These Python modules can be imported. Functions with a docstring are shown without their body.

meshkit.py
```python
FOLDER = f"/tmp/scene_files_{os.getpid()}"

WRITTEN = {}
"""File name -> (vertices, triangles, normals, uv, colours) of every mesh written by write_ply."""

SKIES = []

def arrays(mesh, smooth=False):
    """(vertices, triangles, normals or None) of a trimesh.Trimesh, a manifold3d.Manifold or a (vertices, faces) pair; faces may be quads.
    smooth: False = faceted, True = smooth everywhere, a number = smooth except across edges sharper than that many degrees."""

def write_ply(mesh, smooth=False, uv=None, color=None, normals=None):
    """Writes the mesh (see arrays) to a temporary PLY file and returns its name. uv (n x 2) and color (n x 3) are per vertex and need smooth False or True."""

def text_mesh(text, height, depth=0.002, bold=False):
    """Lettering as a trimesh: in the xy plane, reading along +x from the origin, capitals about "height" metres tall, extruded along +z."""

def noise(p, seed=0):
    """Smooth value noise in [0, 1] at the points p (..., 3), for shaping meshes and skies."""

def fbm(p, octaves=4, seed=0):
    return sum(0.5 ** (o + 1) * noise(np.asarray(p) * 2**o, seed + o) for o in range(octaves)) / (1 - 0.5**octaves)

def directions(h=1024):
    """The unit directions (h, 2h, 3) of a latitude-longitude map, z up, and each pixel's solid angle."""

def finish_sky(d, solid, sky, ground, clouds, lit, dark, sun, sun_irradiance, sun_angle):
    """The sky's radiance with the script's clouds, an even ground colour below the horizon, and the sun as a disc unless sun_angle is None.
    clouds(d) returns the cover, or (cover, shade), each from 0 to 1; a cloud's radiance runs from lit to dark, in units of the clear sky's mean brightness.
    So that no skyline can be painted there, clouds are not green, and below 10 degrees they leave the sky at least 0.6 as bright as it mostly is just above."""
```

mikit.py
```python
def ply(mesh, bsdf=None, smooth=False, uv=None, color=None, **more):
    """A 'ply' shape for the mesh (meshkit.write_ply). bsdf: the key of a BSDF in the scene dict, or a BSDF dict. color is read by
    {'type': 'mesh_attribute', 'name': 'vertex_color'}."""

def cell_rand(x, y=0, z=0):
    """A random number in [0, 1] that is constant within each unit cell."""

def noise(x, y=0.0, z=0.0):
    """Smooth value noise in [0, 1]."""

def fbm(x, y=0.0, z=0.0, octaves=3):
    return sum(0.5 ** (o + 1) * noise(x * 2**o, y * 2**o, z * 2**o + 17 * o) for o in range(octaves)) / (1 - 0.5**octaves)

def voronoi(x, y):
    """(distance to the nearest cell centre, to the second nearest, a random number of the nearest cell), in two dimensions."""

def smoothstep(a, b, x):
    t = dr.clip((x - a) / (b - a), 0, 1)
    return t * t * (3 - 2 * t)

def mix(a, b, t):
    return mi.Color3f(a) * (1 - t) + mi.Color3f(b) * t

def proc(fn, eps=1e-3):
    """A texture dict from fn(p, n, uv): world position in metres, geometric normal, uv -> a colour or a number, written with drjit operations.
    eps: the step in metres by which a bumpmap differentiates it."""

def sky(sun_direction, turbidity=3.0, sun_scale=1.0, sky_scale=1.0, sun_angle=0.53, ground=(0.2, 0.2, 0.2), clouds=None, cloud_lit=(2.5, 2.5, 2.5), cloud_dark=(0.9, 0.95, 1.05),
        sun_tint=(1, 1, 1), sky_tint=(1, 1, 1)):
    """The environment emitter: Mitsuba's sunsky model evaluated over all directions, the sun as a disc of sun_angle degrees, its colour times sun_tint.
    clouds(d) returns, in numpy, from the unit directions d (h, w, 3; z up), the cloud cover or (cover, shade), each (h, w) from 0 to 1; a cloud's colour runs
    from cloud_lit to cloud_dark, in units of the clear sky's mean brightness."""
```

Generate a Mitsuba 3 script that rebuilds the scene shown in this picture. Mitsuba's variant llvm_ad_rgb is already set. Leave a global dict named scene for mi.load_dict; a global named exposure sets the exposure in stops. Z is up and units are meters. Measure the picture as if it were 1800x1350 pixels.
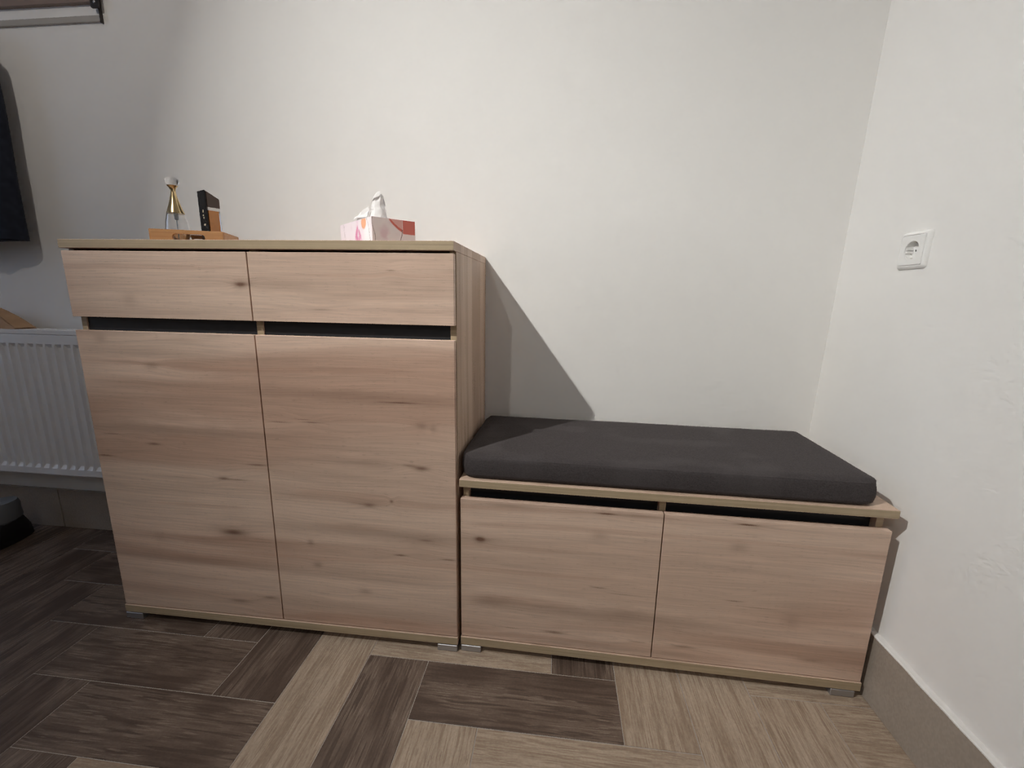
import math, random
import numpy as np
import trimesh, manifold3d
import drjit as dr
import mitsuba as mi
import mikit, meshkit
from shapely.geometry import Polygon, box as sbox, Point
from mikit import noise, fbm, smoothstep, mix, proc, cell_rand

T = mi.ScalarTransform4f
scene, labels = {}, {}
rng = random.Random(7)

# ------------------------------------------------------------------ camera, light, exposure
exposure = 0.08
F_PX = 759.37
CAM = np.array([-0.8363, -1.4485, 0.9805])
YAW, PITCH, ROLL = 0.111, -0.1997, -0.0395


def camera_axes():
    def rz(a): c, s = math.cos(a), math.sin(a); return np.array([[c, -s, 0], [s, c, 0], [0, 0, 1]])
    def rx(a): c, s = math.cos(a), math.sin(a); return np.array([[1, 0, 0], [0, c, -s], [0, s, c]])
    def ry(a): c, s = math.cos(a), math.sin(a); return np.array([[c, 0, s], [0, 1, 0], [-s, 0, c]])
    return ry(ROLL) @ rx(PITCH) @ rz(YAW)     # as scipy's extrinsic 'zxy'


M = camera_axes()
scene['camera'] = {
    'type': 'perspective', 'fov': math.degrees(2 * math.atan(900 / F_PX)), 'fov_axis': 'x', 'near_clip': 0.02,
    'to_world': T().look_at(origin=CAM.tolist(), target=(CAM + M[:, 1]).tolist(), up=M[:, 2].tolist())}

CEIL = 2.55
LAMPS = [  # position, target, colour, strength, full beam, cut-off
    ((-2.10, -1.60, CEIL - 0.10), (-0.50, -0.2, 0.85), (1.0, 0.985, 0.940), 13.7, 10, 45),
    ((-2.24, -1.62, CEIL - 0.10), (-2.45, 0.0, 2.00), (1.0, 0.925, 0.845), 1.65, 12, 60),  # added fill lamp, unseen: lifts the dim upper left wall
    ((-1.63, -3.00, CEIL - 0.10), (-0.60, -0.2, 0.60), (1.0, 0.985, 0.935), 2.5, 8, 42),
]
for i, (p, t, c, k, b, co) in enumerate(LAMPS):
    p, t = np.array(p), np.array(t)
    d = (t - p) / np.linalg.norm(t - p)
    a = np.cross(d, [0, 0, 1.0]); a /= np.linalg.norm(a); bb = np.cross(d, a)
    for j in range(3):   # the three chips of each LED spot
        o = p + d * 0.045 + 0.011 * (math.cos(2.094 * j) * a + math.sin(2.094 * j) * bb)
        scene[f'lamp_light_{i}_{j}'] = {'type': 'spot', 'intensity': {'type': 'rgb', 'value': [x * k / 3 for x in c]}, 'beam_width': float(b), 'cutoff_angle': float(co),
                                        'to_world': T().look_at(origin=o.tolist(), target=(o + d).tolist(), up=a.tolist())}
SKY = (0.75, 1.0, 1.45)
SKY_K = 1.5
scene['sky'] = {'type': 'constant', 'radiance': {'type': 'rgb', 'value': [SKY_K * x for x in SKY]}}

# ------------------------------------------------------------------ helpers


def rgb(*c):
    return {'type': 'rgb', 'value': list(c)}


def srgb(r, g, b):
    return [((x / 255 + 0.055) / 1.055) ** 2.4 if x > 10 else x / 255 / 12.92 for x in (r, g, b)]


def principled(key, color, rough=0.5, spec=0.4, two=True, **k):
    d = {'type': 'principled', 'base_color': color if isinstance(color, dict) else rgb(*color), 'roughness': rough, 'specular': spec, **k}
    scene[key] = {'type': 'twosided', 'bsdf': d} if two else d


def bumped(key, color, height, scale=1.0, rough=0.8, spec=0.2, **k):
    d = {'type': 'principled', 'base_color': color if isinstance(color, dict) else rgb(*color), 'roughness': rough, 'specular': spec, **k}
    scene[key] = {'type': 'twosided', 'bsdf': {'type': 'bumpmap', 'arbitrary': height, 'scale': scale, 'bsdf': d}}


def numbered(key):
    if key not in labels and key not in scene and not any(k.startswith(key + '__') for k in scene):
        return key
    n = 1
    while f'{key}_{n:03d}' in labels or f'{key}_{n:03d}' in scene or any(k.startswith(f'{key}_{n:03d}__') for k in scene):
        n += 1
    return f'{key}_{n:03d}'


def thing(name, label, cat, group=None):
    key = numbered(name)
    labels[key] = {'label': label, 'category': cat}
    if group:
        labels[key]['group'] = group
    return key


def obj(name, mesh, bsdf, parent=None, label=None, smooth=False, **more):
    key = numbered(f'{parent}__{name}' if parent else name)
    scene[key] = mikit.ply(mesh, bsdf, smooth=smooth, **more)
    if label:
        labels[key] = {'label': label}
    return key


def struct(name, mesh, bsdf, label, **k):
    key = obj(name, mesh, bsdf, **k)
    labels[key] = {'label': label, 'kind': 'structure'}
    return key


def cbox(x0, x1, y0, y1, z0, z1, b=0.001):
    """A box with all its edges chamfered."""
    b = min(b, (x1 - x0) / 3, (y1 - y0) / 3, (z1 - z0) / 3)
    v = []
    for sx in (0, 1):
        for sy in (0, 1):
            for sz in (0, 1):
                c = [(x0, x1)[sx], (y0, y1)[sy], (z0, z1)[sz]]
                i = [b if s == 0 else -b for s in (sx, sy, sz)]
                for k in range(3):
                    v.append([c[a] + (0 if a == k else i[a]) for a in range(3)])
    return trimesh.convex.convex_hull(np.array(v))


def rounded_box(x0, x1, y0, y1, z0, z1, r, n=16):
    ctr = np.array([(x, y, z) for x in (x0 + r, x1 - r) for y in (y0 + r, y1 - r) for z in (z0 + r, z1 - r)])
    s = manifold3d.Manifold.sphere(r, n)
    return to_tm(manifold3d.Manifold.batch_hull([s.translate(c.tolist()) for c in ctr]))


def to_tm(m):
    mm = m.to_mesh()
    return trimesh.Trimesh(mm.vert_properties[:, :3], mm.tri_verts, process=False)


def frame(mesh, origin, ex, ey, ez):
    m = mesh.copy()
    A = np.eye(4); A[:3, 0], A[:3, 1], A[:3, 2], A[:3, 3] = ex, ey, ez, origin
    m.apply_transform(A)
    return m


def yawed(mesh, origin, ang):
    c, s = math.cos(ang), math.sin(ang)
    return frame(mesh, origin, (c, s, 0), (-s, c, 0), (0, 0, 1))


def lathe(profile, n=48):
    return trimesh.creation.revolve(np.array(profile, float), sections=n)


def tube(points, r, sides=10):
    p = np.asarray(points, float)
    t = np.gradient(p, axis=0); t /= np.linalg.norm(t, axis=1, keepdims=True) + 1e-12
    a = np.cross(t, np.where(np.abs(t[:, 2:]) < 0.9, [0, 0, 1.0], [1.0, 0, 0])); a /= np.linalg.norm(a, axis=1, keepdims=True) + 1e-12
    b = np.cross(t, a); ang = np.arange(sides) * 2 * np.pi / sides
    r = np.broadcast_to(r, (len(p),))
    v = (p[:, None] + r[:, None, None] * (np.cos(ang)[None, :, None] * a[:, None] + np.sin(ang)[None, :, None] * b[:, None])).reshape(-1, 3)
    f = []
    for i in range(len(p) - 1):
        for j in range(sides):
            k = (j + 1) % sides
            f += [[i * sides + j, i * sides + k, (i + 1) * sides + k], [i * sides + j, (i + 1) * sides + k, (i + 1) * sides + j]]
    n0, n1 = len(v), len(v) + 1
    v = np.vstack([v, p[0], p[-1]])
    for j in range(sides):
        k = (j + 1) % sides
        f += [[n0, k, j], [n1, (len(p) - 1) * sides + j, (len(p) - 1) * sides + k]]
    return trimesh.Trimesh(v, f, process=False)


def loft(rings):
    """Closed surface through rings (k, n, 3), both ends capped."""
    R = np.asarray(rings, float); k, n = R.shape[:2]
    v = np.vstack([R.reshape(-1, 3), R[0].mean(0), R[-1].mean(0)])
    f = []
    for i in range(k - 1):
        for j in range(n):
            m = (j + 1) % n
            f += [[i * n + j, i * n + m, (i + 1) * n + m], [i * n + j, (i + 1) * n + m, (i + 1) * n + j]]
    for j in range(n):
        m = (j + 1) % n
        f += [[k * n, m, j], [k * n + 1, (k - 1) * n + j, (k - 1) * n + m]]
    t = trimesh.Trimesh(v, f, process=False)
    if t.volume < 0:
        t.invert()
    return t


# ------------------------------------------------------------------ materials
# wall plaster: fine trowelled texture, in relief only
def plaster_height(p, n, uv):
    a, b = p.x - p.y, p.z
    big = noise(a * 16, b * 16 + 40)
    amp = 0.55 + 0.45 * smoothstep(0.35, 0.8, big)
    w = noise(a * 80, b * 80) * 1.5
    return (fbm(a * 210 + w, b * 250 - w, 3.0, octaves=2) * amp + 0.3 * noise(a * 60, b * 60, 9.0)) * 0.0012


def plaster_color(p, n, uv):
    g = noise(p.x * 3 + p.y * 3, p.z * 3) - 0.5
    return mi.Color3f(0.765, 0.755, 0.735) * (1 + 0.02 * g)


bumped('plaster', proc(plaster_color), proc(plaster_height, eps=0.0012), rough=0.85, spec=0.15)
principled('paint_white', (0.72, 0.71, 0.69), 0.8, 0.2)
principled('rear_paint', (0.70, 0.67, 0.63), 0.85, 0.2)

# printed beech: knots and streaks at their places on the fronts (x, z, half length, half height, strength)
KNOTS = [
    (-1.622, .995, .016, .006, .75), (-1.622, .996, .035, .012, .22), (-1.933, .952, .022, .014, .20), (-1.133, .995, .05, .012, .12), (-1.219, 1.005, .03, .007, .14), (-1.416, .938, .028, .0018, .32),
    (-1.237, 1.033, .012, .0012, .5), (-1.14, .940, .3, .010, .20), (-1.30, .925, .3, .012, .12), (-1.50, .995, .09, .015, .16), (-1.95, .925, .3, .015, .10),
    (-2.037, .851, .020, .012, .24), (-1.900, .783, .020, .009, .34), (-1.928, .564, .020, .0035, .70), (-2.047, .587, .022, .0014, .5), (-2.085, .522, .024, .0024, .7), (-1.630, .521, .032, .0026, .65),
    (-1.733, .475, .016, .004, .65), (-1.690, .474, .03, .002, .5), (-1.723, .314, .034, .010, .62), (-1.73, .316, .09, .018, .26), (-1.956, .280, .02, .014, .16), (-1.729, .094, .030, .007, .45), (-1.633, .115, .020, .004, .5),
    (-1.171, .653, .014, .010, .34), (-1.14, .648, .008, .012, .22), (-1.174, .539, .020, .006, .75), (-1.205, .545, .020, .004, .45), (-1.464, .648, .022, .0016, .6), (-1.556, .645, .026, .0016, .6), (-1.49, .655, .02, .0012, .45),
    (-1.225, .711, .050, .0020, .6), (-1.320, .426, .018, .006, .55), (-1.34, .432, .05, .012, .18), (-1.258, .441, .005, .004, .7), (-1.495, .301, .010, .009, .42), (-1.479, .234, .013, .010, .36), (-1.239, .285, .016, .0024, .7),
    (-1.167, .335, .020, .004, .35), (-1.345, .163, .018, .008, .34), (-1.105, .283, .020, .002, .6), (-1.313, .544, .06, .012, .16), (-1.31, .345, .30, .016, .30), (-1.17, .33, .10, .02, .16),
    (-1.32, .722, .36, .015, .34), (-1.30, .655, .3, .012, .10), (-1.84, .815, .30, .014, .20), (-1.85, .605, .34, .017, .36), (-1.93, .212, .30, .012, .26), (-1.86, .432, .3, .010, .14), (-1.30, .10, .24, .016, .20),
    (-1.40, .548, .12, .009, .14), (-1.38, .58, .2, .006, .14), (-1.45, .505, .16, .012, .12), (-1.80, .700, .3, .006, .10), (-1.33, .205, .28, .010, .22), (-1.90, .16, .3, .012, .10),
    # bench, x counted from its left end: the same print on both fronts (added below)
]
for s, (dx, k) in enumerate(((0.0, 1.0), (0.334, 0.8))):
    e = -1.0666 + dx
    KNOTS += [(e + .367, .448, .024, .0022, .8), (e + .367, .449, .07, .008, .22), (e + .355, .386, .022, .012, .24), (e + .360, .238, .018, .0018, .6), (e + .42, .225, .04, .0012, .35), (e + .25, .089, .026, .004, .62 * k),
              (e + .135, .088, .02, .0016, .4), (e + .264, .155, .26, .022, .30), (e + .12, .449, .05, .006, .28 * k), (e + .10, .17, .06, .014, .16), (e + .25, .33, .2, .01, .10), (e + .5, .20, .02, .02, .18 * (s == 1) + .02),
              (e + .22, .06, .2, .012, .22)]
KNOTS += [(-1.0666 + .045, .347, .013, .006, .8), (-1.0666 + .05, .348, .04, .011, .25), (-1.0666 + .894, .092, .03, .006, .3), (-1.0666 + .06, .16, .05, .02, .18)]


def front_color(p, n, uv):
    u, v = p.x, p.z
    w = v + 0.030 * (noise(u * 1.7 + 3, v * 4.0) - 0.5) + 0.010 * (noise(u * 5, v * 16 + 7) - 0.5)
    dark, lift = mi.Float(0), mi.Float(0)
    wob = 1 + 0.7 * (noise(u * 40, v * 160) - 0.5)
    for kx, kz, rx, rz, s in KNOTS:
        tail = s * dr.exp(-dr.square((u - kx) / rx) - dr.square((v - kz + 0.04 * (u - kx) * (0.3 if rx > .1 else 0)) / rz) * wob)
        dark = dark + tail
        if s > .3 and rx < .04:      # the grain bends round a knot
            w = w + 0.007 * dr.exp(-dr.square((u - kx) / (rx * 2.6)) - dr.square((v - kz) / 0.022)) * dr.select(v > kz, 1.0, -1.0)
    band = fbm(u * 0.8 + 5, w * 17, octaves=3)
    ring = w * 115 + 3.2 * noise(u * 1.1, w * 4) + 0.9 * noise(u * 4, w * 20)
    fr = ring - dr.floor(ring)
    line = smoothstep(0.0, 0.12, fr) * (1 - smoothstep(0.12, 0.3, fr)) * smoothstep(0.50, 0.75, noise(u * 2.2, w * 9 + 30))
    fine = noise(u * 14, w * 520) - 0.5
    mid = fbm(u * 3.0 + 9, w * 90, 6.0, octaves=2) - 0.5
    seam = smoothstep(0.70, 0.86, noise(u * 2.2 + 4, w * 60, 8.0))
    pore = smoothstep(0.80, 0.95, noise(u * 55, w * 900, 4.0))
    base = mix((0.640, 0.470, 0.372), (0.468, 0.312, 0.236), smoothstep(0.36, 0.66, band))
    base = mix(base, (0.555, 0.422, 0.336), smoothstep(0.46, 0.75, noise(u * 1.6, v * 7, 3.0)) * 0.65)
    base = base * (1 + 0.16 * fine - 0.12 * pore + 0.10 * line + 0.09 * mid)
    base = mix(base, base * mi.Color3f(0.80, 0.71, 0.67), seam * 0.38)
    d = dr.clip(dark, 0, 0.9)
    return mix(base, mi.Color3f(0.12, 0.055, 0.032), d)


principled('beech_front', proc(front_color), 0.42, 0.35)


def carcass_color(p, n, uv):
    """Sides: upright grain. Tops: grain along x. Edge bands facing the room: plain, fine-striped."""
    vert = dr.abs(n.x) > 0.7
    top = dr.abs(n.z) > 0.7
    s = dr.select(vert, p.y, dr.select(top, p.y, p.z))
    l = dr.select(vert, p.z, p.x)
    w = s + 0.01 * (noise(l * 2, s * 9) - 0.5)
    band = fbm(l * 0.9 + 2, w * 24, octaves=3)
    fine = noise(l * 9, w * 600) - 0.5
    face = mix((0.540, 0.395, 0.300), (0.420, 0.290, 0.215), smoothstep(0.35, 0.68, band)) * (1 + 0.12 * fine)
    streak = smoothstep(0.80, 0.93, noise(l * 7, w * 160, 2.0)) * 0.35
    face = mix(face, (0.17, 0.09, 0.05), streak)
    edge = mix((0.410, 0.325, 0.215), (0.320, 0.245, 0.160), noise(p.x * 5 + p.y * 5, p.z * 420)) * (1 + 0.08 * fine)
    return dr.select(vert | top, face, edge)


principled('beech_carcass', proc(carcass_color), 0.45, 0.35)
principled('anthracite', (0.018, 0.019, 0.022), 0.38, 0.5)
principled('black_core', (0.010, 0.010, 0.011), 0.7, 0.3)  # near-black of the back panels inside cabinet and bench
principled('aluminium', (0.42, 0.42, 0.43), 0.35, 0.5, metallic=0.8)


def tile_color(light):
    def fn(p, n, uv):
        l, s = uv.x, uv.y
        w = s + 0.004 * (noise(l * 7, s * 30) - 0.5)
        fine = fbm(l * 26, w * 400, octaves=2)
        streak = fbm(l * 7.0, w * 110, 5.0, octaves=3)
        cloud = fbm(l * 7, s * 16, 2.0, octaves=3)
        grit = noise(l * 260, s * 420)
        if light:
            c = mix((0.268, 0.198, 0.143), (0.405, 0.322, 0.247), smoothstep(0.28, 0.70, 0.45 * streak + 0.55 * fine))
            c = mix(c, (0.185, 0.128, 0.090), 0.6 * smoothstep(0.60, 0.78, fine) * smoothstep(0.4, 0.6, cloud))
        else:
            c = mix((0.078, 0.052, 0.040), (0.158, 0.115, 0.090), smoothstep(0.32, 0.70, 0.5 * streak + 0.5 * cloud))
            c = mix(c, (0.245, 0.190, 0.150), 0.6 * smoothstep(0.55, 0.78, fine) * smoothstep(0.38, 0.62, cloud))
            c = mix(c, (0.038, 0.023, 0.017), 0.6 * smoothstep(0.62, 0.76, streak))
        return c * (0.92 + 0.16 * grit)
    return fn


principled('tile_light', proc(tile_color(True)), 0.48, 0.4)
principled('tile_dark', proc(tile_color(False)), 0.42, 0.4)
principled('grout', (0.36, 0.315, 0.28), 0.9, 0.1)


def base_color(p, n, uv):
    a, b = p.x + p.y, p.z
    c = mix((0.270, 0.228, 0.188), (0.345, 0.300, 0.255), fbm(a * 6, b * 9, octaves=3))
    return c * (0.93 + 0.14 * noise(a * 300, b * 200))


principled('skirting_tile', proc(base_color), 0.5, 0.35)

# ------------------------------------------------------------------ room shell
LEAN = 0.0246      # the right wall leans a little


def wall_x(z):
    return LEAN * (z - 1.0)


ROOM_L, ROOM_F = -4.25, -3.9
struct('wall_back', cbox(ROOM_L - .1, 0.25, 0.0, 0.12, -0.05, CEIL + .1, .001), 'plaster', 'white plastered wall behind the wooden cabinets')


def outlet_frame():
    z0, y0 = 1.1020, -0.2770
    ez = np.array([-1, 0, LEAN]); ez = ez / np.linalg.norm(ez)       # out of the wall
    ex = np.array([0, -1.0, 0]); ey = np.cross(ez, ex)
    return np.array([wall_x(z0), y0, z0]), ex, ey, ez


OUT = outlet_frame()
slab = to_tm(manifold3d.Manifold.cube([0.12, 4.2, CEIL + .15]).translate([0, -4.1, -0.05]))
v = slab.vertices.copy(); v[:, 0] += LEAN * (v[:, 2] - 1.0); slab = trimesh.Trimesh(v, slab.faces, process=False)
pocket = frame(to_tm(manifold3d.Manifold.cylinder(0.08, 0.030, 0.030, 48).translate([0, 0, -0.05])), *OUT)


def mf(t):
    return manifold3d.Manifold(manifold3d.Mesh(np.array(t.vertices, np.float32), np.array(t.faces, np.uint32)))


struct('wall_right', to_tm(mf(slab) - mf(pocket)), 'plaster', 'white plastered side wall with a socket')
WIN = (-1.70, -0.45, 1.00, 2.15)     # y0, y1, z0, z1 of the window in the left wall
wl = manifold3d.Manifold.cube([0.2, -ROOM_F + 0.3, CEIL + .15]).translate([ROOM_L - 0.2, ROOM_F - .1, -0.05]) - manifold3d.Manifold.cube([0.6, WIN[1] - WIN[0], WIN[3] - WIN[2]]).translate([ROOM_L - .4, WIN[0], WIN[2]])
struct('wall_left', to_tm(wl), 'rear_paint', 'side wall with the window')
struct('wall_front', cbox(ROOM_L - .1, 0.25, ROOM_F - .12, ROOM_F, -0.05, CEIL + .1, .001), 'rear_paint', 'wall facing the cabinets')
struct('ceiling', cbox(ROOM_L - .1, 0.25, ROOM_F - .1, 0.1, CEIL, CEIL + .1, .001), 'paint_white', 'white ceiling')
struct('floor', cbox(ROOM_L - .1, 0.12, ROOM_F - .1, 0.1, -0.06, -0.0012, .001), 'grout', 'floor of herringbone tiles in brown and beige wood look')
# window in the left wall
wy0, wy1, wz0, wz1 = WIN
fr = manifold3d.Manifold.cube([0.07, wy1 - wy0, wz1 - wz0]).translate([ROOM_L - .14, wy0, wz0])
for a, b in ((wy0 + .07, (wy0 + wy1) / 2 - .04), ((wy0 + wy1) / 2 + .04, wy1 - .07)):
    fr = fr - manifold3d.Manifold.cube([0.3, b - a, wz1 - wz0 - .14]).translate([ROOM_L - .25, a, wz0 + .07])
win = struct('window_1', to_tm(fr), 'paint_white', 'white window frame with two panes')
scene['window_glass'] = {'type': 'thindielectric', 'int_ior': 1.5}
for a, b in ((wy0 + .06, (wy0 + wy1) / 2 - .03), ((wy0 + wy1) / 2 + .03, wy1 - .06)):
    pane = trimesh.Trimesh([[ROOM_L - .105, a, wz0 + .06], [ROOM_L - .105, b, wz0 + .06], [ROOM_L - .105, b, wz1 - .06], [ROOM_L - .105, a, wz1 - .06]], [[0, 1, 2], [0, 2, 3]], process=False)
    obj('pane', pane, 'window_glass', win)

# ------------------------------------------------------------------ floor tiles: herringbone of 3 : 1 planks
W = 0.16667
X0, Y0 = -2.1543, -0.4750
# tone of the planks that the photograph shows, by the plank's centre; elsewhere by chance
TONES = {}


def tone(h, i, j):
    return TONES.get((h, i, j))


def plank(x0, x1, y0, y1, light, along_x):
    g = 0.0011
    lift = rng.uniform(-0.00025, 0.00025)
    m = cbox(x0 + g, x1 - g, y0 + g, y1 - g, -0.012, 0.0 + lift, 0.0007)
    o1, o2 = rng.uniform(0, 40), rng.uniform(0, 40)
    vv = np.array(m.vertices)
    m = trimesh.Trimesh(vv, np.array(m.faces), process=False)
    uv = np.stack([vv[:, 0] + o1, vv[:, 1] + o2], 1) if along_x else np.stack([vv[:, 1] + o1, vv[:, 0] + o2], 1)
    obj('tile', m, 'tile_light' if light else 'tile_dark', 'floor', uv=uv)


LIGHT_PTS = [(-1.40, -.60), (-1.07, -.85), (-.75, -.72), (-1.10, -.38), (-.575, -.40), (-.42, -.55), (-.25, -.70), (-.10, -.38), (-.10, -.55), (-1.75, -.90), (-0.60, -.90)]
DARK_PTS = [(-1.90, -.56), (-1.75, -.73), (-2.05, -.39), (-2.2, -.22), (-1.57, -.40), (-1.24, -.70), (-.90, -.55), (-.74, -.30), (-1.74, -.40), (-2.24, -.70), (-2.40, -.50), (-2.57, -.4), (-2.07, -.9), (-2.7, -.25), (-2.6, -.1)]
XL, XR_, YF, YB = -4.245, 0.06, -2.6, -0.0
for k in range(-30, 30):
    for m in range(-12, 12):
        hx, hy = X0 + k * W + m * 6 * W, Y0 - k * W
        for along, r in ((True, (hx, hx + 3 * W, hy - W, hy)), (False, (hx + 3 * W, hx + 4 * W, hy - W, hy + 2 * W))):
            x0, x1, y0, y1 = max(r[0], XL), min(r[1], -0.0285), max(r[2], YF), min(r[3], -0.004)
            if x1 - x0 < 0.02 or y1 - y0 < 0.02:
                continue
            inside = lambda q: r[0] < q[0] < r[1] and r[2] < q[1] < r[3]
            light = True if any(map(inside, LIGHT_PTS)) else False if any(map(inside, DARK_PTS)) else False if (r[0] < -2.0 and r[3] > -1.0) else (rng.random() < (0.25 if r[0] < -1.6 else 0.6))
            plank(x0, x1, y0, y1, light, along)

# skirting tiles
bl = struct('baseboard_back', cbox(-4.2, -2.13, -0.004, 0, 0.0, 0.160, .001), 'grout', 'tile skirting on the back wall below the radiator')
for a, b in ((-4.2, -3.61), (-3.607, -2.856), (-2.853, -2.10)):
    obj('tile', cbox(a, b, -0.012, -0.003, 0.001, 0.170, .001), 'skirting_tile', bl)
br = struct('baseboard_right', trimesh.Trimesh(*(lambda m: (m.vertices + np.outer(LEAN * (m.vertices[:, 2] - 1), [1, 0, 0]), m.faces))(cbox(-0.004, 0, ROOM_F, 0, 0, 0.160, .001)), process=False), 'grout', 'grey beige tile skirting along the right wall')


def leaned(m):
    vv = np.array(m.vertices); vv[:, 0] += LEAN * (vv[:, 2] - 1)
    return trimesh.Trimesh(vv, m.faces, process=False)


for a, b in ((-0.345, -0.001), (-0.945, -0.348), (-1.545, -0.948), (-2.145, -1.548), (-2.745, -2.148)):
    obj('tile', leaned(cbox(-0.012, -0.003, a, b, 0.001, 0.1715, .0012)), 'skirting_tile', br)
# plaster ledge along the top of the skirting, a bit uneven
xs = np.linspace(-2.8, -0.001, 180)
top = 0.1735 + 0.0016 * (meshkit.noise(np.stack([xs * 45, 0 * xs, 0 * xs], 1)) - .5)
ring = []
for y, z in zip(xs, top):
    d = 0.0135 + 0.002 * (meshkit.noise(np.array([y * 60, 5, 0.])) - .5)
    ring.append([[0.0, y, z - .003], [-d, y, z - .003], [-d, y, z], [-d * .8, y, z + .0015], [0.0, y, z + .0025]])
obj('plaster_ledge', leaned(loft(np.array(ring))), 'paint_white', br, label='uneven white plaster edge on top of the skirting')

# ------------------------------------------------------------------ tall cabinet
c = thing('cabinet', 'tall beech cabinet with two drawers over two doors, left of the bench', 'cabinet')
CX0, CX1, CD, CH = -2.108, -1.083, -0.4363, 1.100
obj('top_panel', cbox(CX0, CX1, CD, -.001, 1.0787, CH, .0008), 'beech_carcass', c)
obj('bottom_panel', cbox(CX0, CX1, CD + .0002, -.004, .0219, .0453, .0008), 'beech_carcass', c)
obj('side_panel', cbox(CX0, CX0 + .016, -.4130, -.004, .0455, 1.0785, .0006), 'beech_carcass', c)
obj('side_panel', cbox(CX1 - .016, CX1, -.4130, -.001, .0455, 1.0785, .0006), 'beech_carcass', c)
obj('divider', cbox(-1.6055, -1.5865, -.4130, -.008, .0455, 1.0785, .0006), 'beech_carcass', c)
obj('back_panel', cbox(CX0 + .016, CX1 - .016, -.008, -.004, .0455, 1.0785, .0004), 'black_core', c)
for a, b in ((CX0 + .0165, -1.606), (-1.586, CX1 - .0165)):
    obj('rail', cbox(a, b, -.4100, -.392, .830, .950, .0006), 'anthracite', c, label='dark anthracite grip recess between drawer and door')
FY0, FY1 = -.4332, -.4155
for a, b in ((CX0 + .0010, -1.6005), (-1.5975, CX1 - .0015)):
    obj('drawer_front', cbox(a, b, FY0, FY1, .9060, 1.0726, .0007), 'beech_front', c)
    obj('door', cbox(a, b, FY0, FY1, .0475, .8706, .0007), 'beech_front', c)
for a in (CX0, CX1 - .057):
    obj('foot', cbox(a, a + .056, -.4370, -.380, 0.0005, .0200, .0012), 'aluminium', c, label='flat silver foot')
    obj('foot', cbox(a, a + .056, -.070, -.013, 0.0005, .0200, .0012), 'aluminium', c, label='flat silver foot')

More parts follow.
